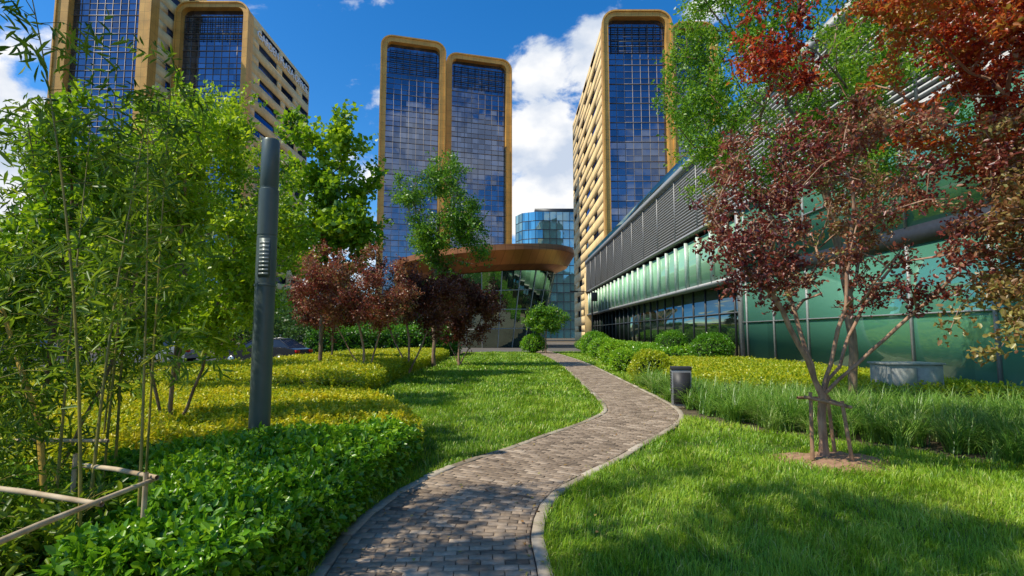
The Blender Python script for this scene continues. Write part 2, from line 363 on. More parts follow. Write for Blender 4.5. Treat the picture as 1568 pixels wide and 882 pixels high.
M_long=leafmat('long_grass',[(.05,.15,.015),(.12,.27,.022),(.22,.38,.045),(.40,.48,.16)],trans=.3,gloss=.05)
def longgrass(name,poly,nclump,per,h,r,ymax=99):
    a=np.array(poly); P=np.c_[r.uniform(a[:,0].min(),a[:,0].max(),nclump*6),r.uniform(a[:,1].min(),a[:,1].max(),nclump*6)]
    P=P[inpoly(P,poly)][:nclump]
    n=len(P)*per; base=np.repeat(P,per,0)+r.normal(0,.05,(n,2)); th=r.rand(n)*6.283
    ld=np.stack([np.cos(th),np.sin(th)],1); hh=h*r.uniform(.6,1.25,n)*np.repeat(r.uniform(.6,1.25,len(P)),per); ln=r.uniform(.3,1.3,n)
    wd=np.stack([-ld[:,1],ld[:,0]],1)*.0055*(1+base[:,1:2]/25)
    pts=[]
    for t in (0,.35,.7,1):
        q=base+ld*(ln*hh*t**1.8)[:,None]; z=hh*(t-.55*ln*t**3*.8); wt=(1-t**2)*.9+.1
        pts.append(np.c_[q-wd*wt,z]);pts.append(np.c_[q+wd*wt,z])
    V=np.stack(pts,1).reshape(-1,3); F=(np.array([[0,1,3,2],[2,3,5,4],[4,5,7,6]])[None]+8*np.arange(n)[:,None,None]).reshape(-1,4)
    av=np.clip(np.repeat(r.normal(.5,.17,len(P)),per)+r.normal(0,.2,n),0,1)
    return mesh_np(name,V,F,M_long,None,attr=np.repeat(av,8))
longgrass('ornamental_grass',[(3.95,10.4),(4.4,9.3),(5.1,8.6),(6.0,7.6),(6.7,6.5),(8,5.5),(9.6,4.6),(12,6),(12,9.8),(9.6,11),(8,12.3),(5.4,13.8),(4.7,17.5),(4.15,17.5),(3.95,13)],950,46,.62,R(5))

# ------------------------------------------------------------------ leaves / hedges
def leafgeo(P,D,Nn,Ls,Ws,full=True):
    n=len(P); Wv=np.cross(Nn,D); Wv/=np.linalg.norm(Wv,axis=1,keepdims=True)+1e-9; Nn=np.cross(D,Wv)
    L_=Ls[:,None];W_=Ws[:,None]*.5
    if full:
        a=P;b=P+D*L_*.3+Wv*W_*.9+Nn*W_*.35;c=P+D*L_*.68+Wv*W_*.8+Nn*W_*.2;d=P+D*L_-Nn*L_*.12
        e=P+D*L_*.68-Wv*W_*.8+Nn*W_*.2;f=P+D*L_*.3-Wv*W_*.9+Nn*W_*.35
        V=np.stack([a,b,c,d,e,f],1).reshape(-1,3); F=(np.array([[0,1,2,3],[0,3,4,5]])[None]+6*np.arange(n)[:,None,None]).reshape(-1,4); return V,F,6
    a=P;b=P+D*L_*.5+Wv*W_+Nn*W_*.3;c=P+D*L_;d=P+D*L_*.5-Wv*W_+Nn*W_*.3
    V=np.stack([a,b,c,d],1).reshape(-1,3); F=(np.array([[0,1,2,3]])[None]+4*np.arange(n)[:,None,None]).reshape(-1,4); return V,F,4
def unit(a): return a/(np.linalg.norm(a,axis=1,keepdims=True)+1e-9)
def sprigs(P,out,nl,Ls,Ws,r,av,full=True,up=.6):
    n=len(P); PP=np.repeat(P,nl,0); O=np.repeat(out,nl,0); t=np.tile(np.linspace(0,1,nl),n)
    base=PP+O*(t*Ls*1.6)[:,None]
    D=unit(O*.5+unit(r.normal(size=(n*nl,3)))*.9); Nn=unit(r.normal(size=(n*nl,3))*.6+np.array([0,0,up])+O*.3)
    s=r.uniform(.65,1.2,n*nl)
    V,F,k=leafgeo(base,D,Nn,Ls*s,Ws*s,full)
    A=np.repeat(np.clip(np.repeat(av,nl)+r.normal(0,.13,n*nl),0,1),k)
    return V,F,A
def hedge(name,poly,h,dens,Ls,mat,r,nl=5,side=1.0,hn=.05,gap=None,full=True,base=.42):
    e=empty(name)
    a=np.array(poly,float); x0,y0=a.min(0);x1,y1=a.max(0)
    k=int((x1-x0)*(y1-y0)*dens); P=np.c_[r.uniform(x0,x1,k),r.uniform(y0,y1,k)]; P=P[inpoly(P,poly)]
    P=P[(np.abs(P[:,0])<P[:,1]*1.15+1.2)]
    ed=edgedist(P,poly); nz=snoise(P,2.2,9); n3=snoise(P,7,19)
    z=h-.22*h*(1-np.clip(ed/.25,0,1))**2+hn*nz+hn*.8*n3-r.exponential(.035,len(P))+np.where(r.rand(len(P))<.06,r.uniform(0,.09,len(P)),0)
    out=unit(np.c_[r.normal(0,.45,(len(P),2)),np.ones(len(P))])
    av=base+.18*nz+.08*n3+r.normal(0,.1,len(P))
    top=(np.c_[P,z],out,av)
    Q=[];O=[]
    n=len(a); area=.5*np.sum(a[:,0]*np.roll(a[:,1],-1)-np.roll(a[:,0],-1)*a[:,1]); sg=1 if area>0 else -1
    for i in range(n):
        p=a[i];q=a[(i+1)%n];d=q-p;l=np.linalg.norm(d); kk=int(l*h*dens*side)
        if kk==0: continue
        t=r.rand(kk); nn=np.array([d[1],-d[0]])/l*sg
        pts=p+t[:,None]*d; zz=r.uniform(.03,1,kk)**.8*h*.93
        bul=.09*snoise(np.c_[pts,zz],3.5,4)
        Q.append(np.c_[pts+nn*(bul-r.exponential(.03,kk))[:,None],zz]); O.append(unit(np.c_[nn+r.normal(0,.4,(kk,2)),r.uniform(0,.9,kk)]))
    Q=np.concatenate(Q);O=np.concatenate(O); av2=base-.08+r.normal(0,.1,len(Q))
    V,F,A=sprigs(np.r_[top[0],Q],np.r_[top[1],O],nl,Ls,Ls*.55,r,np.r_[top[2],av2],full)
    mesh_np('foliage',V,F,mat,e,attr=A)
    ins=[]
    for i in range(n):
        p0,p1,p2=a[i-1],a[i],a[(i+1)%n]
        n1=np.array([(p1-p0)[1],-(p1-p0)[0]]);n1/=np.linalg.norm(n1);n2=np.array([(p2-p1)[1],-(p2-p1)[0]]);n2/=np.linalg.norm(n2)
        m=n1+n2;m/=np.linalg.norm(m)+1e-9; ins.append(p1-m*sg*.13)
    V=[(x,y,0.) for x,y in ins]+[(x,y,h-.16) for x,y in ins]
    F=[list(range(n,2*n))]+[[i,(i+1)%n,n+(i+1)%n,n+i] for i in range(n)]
    mesh_py('dark_filler_core',V,F,M_core,e)  # solid dark filler that blocks the view through the leaves
    return e
M_hg=leafmat('hedge_leaf_green',[(.03,.11,.006),(.10,.28,.010),(.23,.44,.015),(.40,.56,.025)],trans=.32,rough=.42,gloss=.045)
M_hy=leafmat('hedge_leaf_golden',[(.14,.26,.01),(.36,.44,.012),(.58,.54,.018),(.72,.62,.03)],trans=.35)
hedge('privet_hedge',[(-1.62,3.0),(-1.5,4.5),(-1.38,5.8),(-1.38,7.0),(-3.2,6.0),(-3.9,5.2),(-2.75,4.3),(-2.5,3.0)],.50,800,.068,M_hg,R(21),nl=6,hn=.06,base=.47)
hedge('golden_privet_hedge',[(-1.38,7.06),(-1.5,8),(-1.95,9.4),(-3.2,11.5),(-6.3,12.7),(-12,13),(-12,8.5),(-6.5,6.0),(-3.95,5.3),(-3.22,6.05)],.46,420,.062,M_hy,R(22),nl=6,hn=.05,base=.5)
hedge('golden_privet_hedge',[(-4.15,14.1),(-4.35,20),(-4.5,36),(-7.5,38),(-10.2,34),(-10.2,21),(-14,17),(-14,14.3),(-6.3,14.1)],.55,150,.09,M_hy,R(23),nl=5,hn=.06,full=False,base=.42,side=1.6)
hedge('golden_groundcover',[(4.9,18),(5.6,14.2),(8.2,12.7),(11.6,11.5),(12.0,20),(12.0,27),(9,27),(5.6,25.5)],.42,170,.08,M_hy,R(24),nl=5,hn=.05,full=False,base=.34)
hedge('low_green_hedge',[(7.7,30),(12.3,30),(12.3,60),(7.3,60)],.7,50,.13,M_hg,R(25),nl=5,hn=.08,full=False,base=.5)
hedge('tall_green_shrubs',[(-15,38.5),(-4.9,38.5),(-4.6,44),(-15,44)],1.9,26,.2,M_hg,R(27),nl=5,hn=.35,full=False,base=.2,side=1.5)

def ball(name,c,rx,rz,mat,r,n,Ls,full=False,base=.5,lump=.1):
    e=empty(name)
    d=unit(r.normal(size=(n,3))); d[:,2]=np.where(d[:,2]<-.6,-d[:,2],d[:,2])
    rr=1+lump*snoise(d,2.2,int(c[0]*7))-r.exponential(.05,n)
    P=np.array([c[0],c[1],rz*.92])+d*rr[:,None]*np.array([rx,rx,rz]); P[:,2]=P[:,2].clip(.03)
    V,F,A=sprigs(P,unit(d+r.normal(0,.35,(n,3))),5,Ls,Ls*.55,r,base+.12*snoise(P,2,3)+r.normal(0,.08,n),full)
    mesh_np('foliage',V,F,mat,e,attr=A)
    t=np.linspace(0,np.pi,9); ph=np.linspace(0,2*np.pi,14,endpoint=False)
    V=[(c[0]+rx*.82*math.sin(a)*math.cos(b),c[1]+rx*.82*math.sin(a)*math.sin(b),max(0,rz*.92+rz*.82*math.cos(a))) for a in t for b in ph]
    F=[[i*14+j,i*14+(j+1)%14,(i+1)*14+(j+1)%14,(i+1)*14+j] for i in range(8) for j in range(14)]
    mesh_py('dark_filler_shell',V,F,M_core,e)  # closed dark shell filling the shrub, no branches modelled
r=R(31)
ball('boxwood_shrub',(4.75,18.2),.62,.56,M_hy,r,1500,.07,base=.3)
ball('boxwood_shrub',(4.95,23.5),.55,.5,M_hg,r,900,.08,base=.75)
ball('boxwood_shrub',(5.4,27.5),.75,.65,M_hg,r,1200,.09,base=.7)
ball('boxwood_shrub',(11.1,29.2),1.1,.85,M_hg,r,2000,.09,base=.3)
ball('boxwood_shrub',(9.9,32.5),.95,.9,M_hg,r,1500,.09,base=.3)
ball('boxwood_shrub',(5.9,34),.9,.7,M_hg,r,1200,.1,base=.65)
ball('boxwood_shrub',(1.9,46),1.0,.8,M_hg,r,900,.12,base=.5)
ball('boxwood_shrub',(6.5,41),1.1,.9,M_hg,r,900,.12,base=.5)

# ------------------------------------------------------------------ trees
def tree(name,stems,blobs,ntips,per,Ls,Ws,lm,bm,seed,r0=.012,rmax=.2,spread=.22,step=.35,lump=.15,ls=1.2,full=True,up=.5,droop=0,avb=.5,outer=.45,sprig=4,avn=.17,rmin=0):
    r=R(seed); e=empty(name,tuple(stems[0][0]))
    off=np.array(stems[0][0],float)
    pos=[];par=[];plen=[]
    for st in stems:
        st=np.array(st,float); prev=-1
        for i in range(len(st)-1):
            a,b=st[i],st[i+1]; k=max(2,int(np.linalg.norm(b-a)/step))
            for j in range(k+ (1 if i==len(st)-2 else 0)):
                q=a+(b-a)*j/k
                if prev>=0 and 0<j: q=q+r.normal(0,.012+.02*step,3)
                if prev==-1 and pos:
                    dd=[np.linalg.norm(np.array(pp)-q) for pp in pos]; kk=int(np.argmin(dd))
                    if dd[kk]<.12: prev=kk; continue
                pos.append(q);par.append(prev);plen.append(0 if prev<0 else plen[prev]+np.linalg.norm(q-pos[prev])); prev=len(pos)-1
    T=[]
    W=np.array([b[6] if len(b)>6 else b[3]*b[4]*b[5] for b in blobs]); W=W/W.sum()
    for b,wt in zip(blobs,W):
        k=int(ntips*wt*3)+6
        d=unit(r.normal(size=(k,3)))*(r.rand(k)**outer)[:,None]; q=np.array(b[:3])+d*np.array(b[3:6])
        nz=snoise(q,ls,seed)+r.normal(0,.25,k); q=q[nz>lump]; T.append(q[:max(1,int(ntips*wt))])
    T=np.concatenate(T)
    root=np.array(stems[0][-1]); T=T[np.argsort(np.linalg.norm(T-root,axis=1))]
    for t in T:
        A=np.array(pos); d=np.linalg.norm(A-t,axis=1)
        cost=d+.22*np.array(plen)+np.where(A[:,2]>t[2]+.25*d,d*.6,0)
        if len(stems[0])>1: cost+=np.where(np.array(plen)<.35*max(1e-3,np.linalg.norm(root-off)),2.5,0)
        k=int(np.argmin(cost)); L_=d[k]; m=max(1,int(L_/step)); prev=k; a=A[k]
        bend=np.array([0,0,.14*L_])+r.normal(0,.05*L_,3)
        for j in range(1,m+1):
            u=j/m; q=a+(t-a)*u+bend*math.sin(u*math.pi)*.9+(r.normal(0,.02*step+.006,3) if j<m else 0)
            pos.append(q);par.append(prev);plen.append(plen[prev]+np.linalg.norm(q-pos[prev]));prev=len(pos)-1
    pos=np.array(pos);par=np.array(par);n=len(pos)
    cnt=np.zeros(n)
    for i in range(n-1,-1,-1):
        if cnt[i]==0: cnt[i]=1
        if par[i]>=0: cnt[par[i]]+=cnt[i]
    rad=r0*cnt**.42; rad*=min(1,rmax/rad.max()) if rad.max()>rmax else 1
    rad=np.maximum(rad,r0*.45)
    main={}
    for i in range(n):
        p=par[i]
        if p>=0 and (p not in main or rad[i]>rad[main[p]]): main[p]=i
    ns=7; th=np.linspace(0,2*np.pi,ns,endpoint=False); V=[];F=[];ring={}
    def mk(c,d,rr):
        d=d/(np.linalg.norm(d)+1e-9); ref=np.array([1.,0,0]) if abs(d[0])<.85 else np.array([0,1.,0])
        a=np.cross(d,ref);a/=np.linalg.norm(a);b=np.cross(d,a); s=len(V)
        for q in c+rr*(np.cos(th)[:,None]*a+np.sin(th)[:,None]*b): V.append(q)
        return s
    for i in range(n):
        p=par[i]
        if p<0: continue
        d=pos[i]-pos[p]
        if main[p]==i:
            if p not in ring: ring[p]=mk(pos[p],d,rad[p]*(1.35 if par[p]<0 else 1))
            s0=ring[p]
        else: s0=mk(pos[p],d,min(rad[p],rad[i]*1.25))
        s1=mk(pos[i],d,rad[i]); ring[i]=s1
        for j in range(ns): F.append([s0+j,s0+(j+1)%ns,s1+(j+1)%ns,s1+j])
    mesh_np('trunk_and_branches',np.array(V)-off,F,bm,e,smooth=True)
    tw=np.where((cnt<=3)&(par>=0))[0]
    k=int(len(T)*per/sprig); pick=tw[r.randint(0,len(tw),k)]; u=r.rand(k)[:,None]
    P=pos[par[pick]]*(1-u)+pos[pick]*u+unit(r.normal(size=(k,3)))*(spread*r.rand(k)**.5)[:,None]*np.array([1,1,.75])
    out=unit(r.normal(size=(k,3))+np.array([0,0,-droop])+unit(pos[pick]-pos[par[pick]])*.6)
    av=avb+avn*snoise(P,1.1,seed+1)+r.normal(0,.09,k)
    V,F,A=sprigs(P-off,out,sprig,Ls,Ws,r,av,full,up)
    mesh_np('foliage',V,F,lm,e,attr=A)
    return e
M_red=leafmat('maple_leaf_red',[(.08,.012,.012),(.19,.035,.024),(.31,.10,.05),(.34,.22,.09),(.24,.30,.06)],trans=.35,gloss=.05)
M_rd=leafmat('plum_leaf_dark',[(.05,.012,.012),(.15,.035,.02),(.26,.10,.04),(.28,.20,.07)],trans=.3)
M_gold_l=leafmat('maple_leaf_golden',[(.16,.05,.025),(.28,.14,.05),(.28,.26,.06),(.44,.38,.11)],trans=.35)
M_orange=leafmat('maple_leaf_orange',[(.10,.012,.008),(.38,.05,.015),(.50,.13,.02),(.42,.27,.04),(.14,.28,.03)],trans=.45)
M_gr=leafmat('tree_leaf_green',[(.03,.09,.008),(.09,.23,.012),(.20,.38,.018),(.35,.50,.03)],trans=.4)
M_gb=leafmat('tree_leaf_bright',[(.045,.13,.006),(.14,.29,.008),(.31,.46,.012),(.48,.58,.025)],trans=.45)
M_gd=leafmat('tree_leaf_dark',[(.02,.045,.008),(.04,.10,.015),(.08,.18,.025),(.14,.25,.04)],trans=.3)
M_bam=leafmat('bamboo_leaf',[(.025,.07,.008),(.09,.18,.010),(.23,.34,.018),(.46,.45,.045)],trans=.35,gloss=.03)

b=(4.2,7.2,0); f=(4.22,7.2,.86)
tree('purple_maple_tree',[[b,f,(3.98,7.1,1.35),(3.6,6.95,2.0),(2.9,6.8,2.8)],[f,(4.1,7.35,1.5),(3.98,7.5,2.3),(3.9,7.6,3.3)],[f,(4.35,7.1,1.5),(4.5,7.0,2.3),(4.65,7.0,3.4)],[f,(4.6,7.3,1.45),(5.05,7.5,2.1),(5.7,7.5,3.0)],[f,(4.55,6.95,1.3),(4.95,6.7,1.8),(5.5,6.5,2.4)]],
     [(4.4,7.2,3.75,2.0,1.7,1.05),(3.1,7.0,3.0,1.3,1.3,.9),(2.3,6.9,3.0,.6,.7,.4,.2),(5.8,7.2,3.3,1.5,1.5,1.1),(4.8,7.1,2.5,2.0,1.5,.5)],470,62,.060,.038,M_red,M_barkp,41,r0=.0068,rmax=.125,spread=.17,step=.22,lump=.18,ls=2.1,droop=.2,avb=.42,avn=.36)
tree('golden_maple_tree',[[(7.3,6.0,0),(7.2,6.0,1.2),(6.9,5.9,2.4),(6.5,5.9,4.2),(6.2,5.9,5.0)],[(7.2,6.0,1.2),(6.6,5.8,1.7),(5.9,5.6,2.1)]],
     [(6.1,5.7,2.7,1.0,.9,1.0),(5.3,5.4,1.85,.75,.6,.5,.25),(6.4,5.8,4.0,.9,.9,.7)],210,46,.068,.042,M_gold_l,M_barkp,42,r0=.005,rmax=.08,spread=.17,step=.25,lump=-.05,avb=.38,droop=.3,avn=.3)
tree('orange_maple_tree',[[(8.6,7.6,0),(8.3,7.4,2),(7.5,7.1,4.2),(6.6,6.9,5.2)]],
     [(5.7,6.6,5.6,2.9,1.3,.65),(6.9,6.8,4.7,1.6,1.2,1.1)],480,60,.068,.044,M_orange,M_barkp,43,r0=.005,rmax=.1,spread=.19,step=.28,lump=-.05,avb=.38,droop=.3,avn=.28)
tree('green_locust_tree',[[(7.5,11.6,0),(7.5,11.6,2.5),(7.2,11.6,4.5),(6.6,11.5,6.5)],[(7.5,11.6,2.5),(8.3,11.8,4.5),(9.0,12,6.5)]],
     [(5.6,11.4,7.4,2.4,2.2,2.0),(4.5,11.2,5.7,1.7,1.6,1.0),(8.4,11.8,6.8,2.4,2.2,2.0),(6.2,11.5,8.8,2.6,2.2,1.4),(6.5,11.2,5.4,2.2,1.6,.9)],600,88,.092,.045,M_gr,M_bark,44,r0=.0095,rmax=.18,spread=.3,step=.4,lump=.08,ls=1.3,droop=.3,full=False,avb=.52)
tree('green_poplar_tree',[[(-7.6,12,0),(-7.6,12,3),(-7.2,12,6)]],[(-7.0,11.8,5.2,2.0,1.8,2.4),(-6.0,11.4,3.6,1.5,1.4,1.8),(-8.6,11.6,3.8,1.6,1.5,2)],340,100,.10,.065,M_gb,M_bark,45,r0=.008,rmax=.19,spread=.3,step=.4,lump=.05,full=False,avb=.5,avn=.25)
tree('green_shrub_tree',[[(-4.9,7.6,0),(-4.85,7.6,2),(-4.8,7.5,4)],[(-4.9,7.6,.1),(-5.3,7.7,1.5),(-5.6,7.7,3.5)],[(-4.9,7.6,.1),(-4.4,7.5,1.2),(-4.1,7.4,2.6)]],
     [(-4.9,7.5,4.1,1.1,1.0,1.3),(-4.2,7.5,2.5,.75,.8,1.2),(-5.5,7.4,2.8,1.0,.9,1.5)],300,80,.078,.048,M_gb,M_bark,46,r0=.005,rmax=.06,spread=.2,step=.3,lump=.05,ls=1.6,avb=.55,avn=.25)
tree('green_shrub_tree',[[(-4.3,4.9,0),(-4.3,4.9,1.5),(-4.2,4.9,3.2)],[(-4.3,4.9,.1),(-3.8,4.9,1.2),(-3.5,4.9,2.4)]],
     [(-4.1,4.9,3.2,.6,.7,.9),(-3.6,4.9,2.3,.55,.6,.8),(-4.6,4.8,2.0,.6,.7,.8)],150,60,.07,.044,M_gb,M_bark,57,r0=.0045,rmax=.04,spread=.17,step=.25,lump=.1,ls=2,avb=.5)
tree('broadleaf_tree',[[(-7.3,20,0),(-7.2,20,4),(-7.0,20,8)]],[(-7.2,20,7.8,2.1,1.9,3.0),(-6.3,19.6,5.2,1.8,1.6,1.3),(-8.3,19.6,5.4,1.8,1.6,1.8)],200,78,.22,.17,M_gb,M_bark,47,r0=.012,rmax=.16,spread=.4,step=.5,lump=.28,ls=1.5,full=False,avb=.45)
tree('slender_elm_tree',[[(-4.0,27,0),(-4.0,27,4),(-3.8,27,8)]],[(-3.9,26.8,8.6,2.2,2.0,2.7),(-3.1,26.6,6.6,2.7,1.8,1.9)],300,70,.15,.08,M_gr,M_bark,48,r0=.014,rmax=.13,spread=.45,step=.6,lump=.22,ls=1.1,full=False,avb=.38)
tree('dark_green_tree',[[(-13,17,0),(-13,17,3),(-13,17,6)]],[(-13,17,4.6,3,2.4,3.0)],240,90,.15,.09,M_gr,M_bark,49,r0=.01,rmax=.17,spread=.45,step=.6,lump=-.1,ls=.8,full=False,avb=.4)
tree('unseen_shade_tree',[[(-6.0,2.4,0),(-5.8,2.4,3),(-5.0,2.4,6)]],[(-4.2,2.5,8.2,2.6,1.8,1.5)],230,80,.12,.07,M_gr,M_bark,50,r0=.01,rmax=.15,spread=.35,step=.5,lump=0,ls=1.2,full=False)  # out of frame, added to cast shade on the near path and lawn
tree('red_plum_tree',[[(-5.0,18.2,0),(-5.2,18.2,1.5),(-5.6,18,3)],[(-5.0,18.2,.1),(-4.7,18.2,1.3),(-4.3,18,2.8)],[(-5.0,18.2,.1),(-5.8,18.3,1.4),(-6.6,18.2,2.8)]],[(-6.2,18,3.5,1.7,1.4,1.4),(-4.6,18,3.3,1.4,1.3,1.4)],280,90,.09,.055,M_red,M_barkp,52,r0=.008,rmax=.08,spread=.3,step=.35,lump=0,full=False,avb=.42,avn=.3)
tree('red_plum_tree',[[(-4.3,22,0),(-4.3,22,1.5),(-4.6,22,3)],[(-4.3,22,.1),(-3.7,22,1.4),(-3.2,22,2.8)],[(-4.3,22,.1),(-5.0,22.3,1.4),(-5.5,22.2,2.8)]],[(-4.9,22,3.7,1.6,1.5,1.6),(-3.4,22,3.1,1.5,1.4,1.5)],250,90,.1,.065,M_rd,M_barkp,53,r0=.009,rmax=.09,spread=.32,step=.35,lump=-.1,full=False,avb=.5,avn=.3)
tree('red_plum_tree',[[(-2.8,28,0),(-2.8,28,1.5),(-2.9,28,3)],[(-2.8,28,.1),(-2.0,28,1.4),(-1.6,28,2.8)],[(-2.8,28,.1),(-3.5,28.3,1.4),(-4.1,28.2,2.8)]],[(-3.2,28,3.4,1.7,1.5,2.0),(-1.9,28,3.0,1.6,1.4,1.8)],280,90,.12,.08,M_rd,M_barkp,54,r0=.009,rmax=.09,spread=.35,step=.4,lump=-.2,full=False,avb=.38)
tree('red_plum_tree',[[(-8.2,24,0),(-8.2,24,1.5),(-8.2,24,3)]],[(-8.3,24,3.2,1.8,1.5,1.4)],150,80,.12,.08,M_rd,M_barkp,55,r0=.008,rmax=.08,spread=.33,step=.4,lump=-.1,full=False,avb=.4)
tree('small_green_tree',[[(2.9,45,0),(2.9,45,1.5),(3.0,45,2.8)]],[(2.9,45,3.0,1.9,1.6,1.2)],120,70,.18,.12,M_gr,M_bark,56,r0=.012,rmax=.09,spread=.4,step=.5,lump=-.1,full=False,avb=.45)
r=R(61); VV=[];FF=[];AA=[];o=0
for i in range(46):
    cx=r.uniform(-75,-8);cy=r.uniform(50,85); hh=r.uniform(4,8)
    if cx>-16: hh=r.uniform(4,6)
    n=420; d=unit(r.normal(size=(n,3)))*(r.rand(n)**.35)[:,None]; P=np.array([cx,cy,hh*.58])+d*np.array([3,3,hh*.48]); 
    V,F,A=sprigs(P,unit(d+.1),4,.42,.26,r,.4+.2*snoise(P,.8,i)+r.normal(0,.1,n),False); VV.append(V);FF.append(F+o);o+=len(V);AA.append(A)
mesh_np('distant_trees',np.concatenate(VV),np.concatenate(FF),M_gd,None,attr=np.concatenate(AA))

# fallen leaves on path and verge
r=R(65); k=330; sv=r.uniform(4,22,k); p,nn,_=at(sv); ov=r.normal(0,.55,k).clip(-1.3,1.3); ov=np.where(r.rand(k)<.5,np.sign(ov)*(.6+r.rand(k)*.3),ov)
P=np.c_[p+nn*ov[:,None],np.full(k,.045)+np.where(np.abs(ov)>.85,.03,0)]
D=unit(np.c_[r.normal(size=(k,2)),r.normal(0,.15,k)]); V,F,kk=leafgeo(P,D,unit(np.c_[r.normal(0,.2,(k,2)),np.ones(k)]),r.uniform(.025,.055,k),r.uniform(.015,.035,k))
mesh_np('fallen_leaves',V,F,leafmat('dry_leaf',[(.14,.06,.02),(.30,.16,.05),(.42,.30,.08),(.2,.24,.05)],trans=.1),None,attr=np.repeat(r.rand(k),kk))

# ------------------------------------------------------------------ bamboo
def bamboo(name,bases,r,hmin,hmax,leafn,lean=.12,mat=M_bam,lo=.3,Ls=.11,Ws=.021):
    e=empty(name,(bases[0][0],bases[0][1],0)); off=np.array([bases[0][0],bases[0][1],0.])
    T=[];P=[];O=[]
    for (x,y) in bases:
        h=r.uniform(hmin,hmax); th=r.rand()*6.28; ln=lean*h*r.uniform(.2,1); t=np.linspace(0,1,14)
        pts=np.stack([x+np.cos(th)*ln*t**1.8,y+np.sin(th)*ln*t**1.8,h*t*(1-.06*t)],1)
        rr=r.uniform(.011,.018)*(1-.8*t); T.append((pts-off,rr))
        for k in range(leafn):
            u=r.uniform(lo,1)**.85; q=np.array([np.interp(u,t,pts[:,j]) for j in range(3)])
            a=r.rand()*6.28; l=r.uniform(.12,.5)*(1.15-u*.6); d=np.array([math.cos(a),math.sin(a),.35])
            tip=q+d*l; T.append((np.array([q,q+d*l*.6,tip+[0,0,-.05]])-off,[.003,.002,.001])); 
            for s_ in (.6,.8,1.0):
                P.append(q+d*l*s_);O.append([d[0]*.6,d[1]*.6,-.35])
    tubes('culms',T,M_culm,e,n=5)
    P=np.array(P);O=unit(np.array(O)+r.normal(0,.3,(len(P),3)))
    V,F,A=sprigs(P-off,O,6,Ls,Ws,r,.45+.2*snoise(P,1.4,3)+r.normal(0,.1,len(P)),True,up=.8)
    mesh_np('foliage',V,F,mat,e,attr=A)
r=R(71)
bamboo('bamboo_clump',[(-2.38,3.45),(-2.62,3.3),(-2.9,3.7),(-3.3,3.9),(-3.0,4.4),(-3.5,4.6)],r,3.2,4.4,22,lo=.25)
bamboo('bamboo_clump',[(-4.4,5.0),(-4.1,5.4),(-4.9,5.3),(-4.6,6.0),(-5.3,5.8),(-3.7,5.0),(-5.6,6.4)],r,2.6,4.4,38)
bamboo('bamboo_clump',[(-3.9,3.8),(-4.3,4.2),(-4.0,4.6),(-4.7,4.6),(-3.4,3.3)],r,1.0,3.0,40,lean=.3,lo=.1)
bamboo('bamboo_clump',[(-3.0,3.0),(-3.3,3.1),(-2.85,3.5),(-3.1,3.6),(-3.6,3.7),(-3.0,3.95),(-3.3,4.3),(-2.8,2.6)],r,.4,.75,34,lean=.5,lo=.05,Ls=.09,Ws=.03)
hedge('undergrowth',[(-2.75,3.0),(-2.95,4.3),(-4.1,5.3),(-7,6),(-7,3)],.26,300,.08,M_gr,R(26),nl=5,hn=.1,base=.4)

fr=empty('cane_support_frame',(-2.25,3.3,0)); o3=np.array([-2.25,3.3,0])
def cane(a,b,rr=.017): return (np.array([a,(np.array(a)+np.array(b))/2+[0,0,.01],b])-o3,[rr,rr*.95,rr*.85])
tubes('rails',[cane((-2.3,1.8,.76),(-2.22,3.36,.80)),cane((-3.4,3.25,.80),(-2.22,2.92,.78)),cane((-3.1,3.85,.76),(-2.18,3.3,.82)),cane((-4.5,4.35,.82),(-3.25,4.3,.84)),cane((-2.25,3.3,0),(-2.25,3.3,.85)),cane((-3.1,3.8,0),(-3.1,3.8,.85)),cane((-3.35,3.2,0),(-3.35,3.2,.85))],M_cane,fr,n=8)
tubes('leaning_bamboo_stake',[([(-4.1,4.2,1.9),(-3.55,4.0,1.0),(-3.35,3.95,.0)],[.016,.02,.022])],plain('yellow_cane',(.55,.34,.05),.5),None)

st=empty('tree_stakes',(4.2,7.2,0)); 
tubes('stakes',[([(.18,-.32,0),(.14,-.22,.82)],[.026,.024]),([(-.26,-.18,0),(-.2,-.1,.92)],[.026,.024]),([(.3,.25,0),(.2,.2,.85)],[.026,.024]),([(-.3,-.12,.86),(.24,-.26,.74)],[.022,.022]),([(.17,-.28,.76),(.25,.28,.78)],[.02,.02]),([(-.26,.12,.82),(.26,.24,.80)],[.02,.02])],noisemat('stake_wood',(.24,.13,.07),(.44,.27,.16),scale=9,rough=.8,bump=.2),st)
ms=noisemat('bare_soil',(.22,.12,.07),(.42,.25,.15),scale=14,rough=1,bump=.8)
r=R(9)
t=np.linspace(0,2*np.pi,40,endpoint=False); rr=1+.14*np.sin(3*t)+.1*np.sin(5*t+1)+r.normal(0,.05,40)
V=[(4.3,7.1,.07)]+[(4.3+.46*x*math.cos(a),7.1+.40*x*math.sin(a),.065+r.normal(0,.01)) for a,x in zip(t,rr)]+[(4.3+.74*x*math.cos(a),7.1+.60*x*math.sin(a),-.01) for a,x in zip(t,rr)]
F=[[0,1+i,1+(i+1)%40] for i in range(40)]+[[1+i,41+i,41+(i+1)%40,1+(i+1)%40] for i in range(40)]
mesh_py('tree_pit_soil',V,F,ms,None,True)

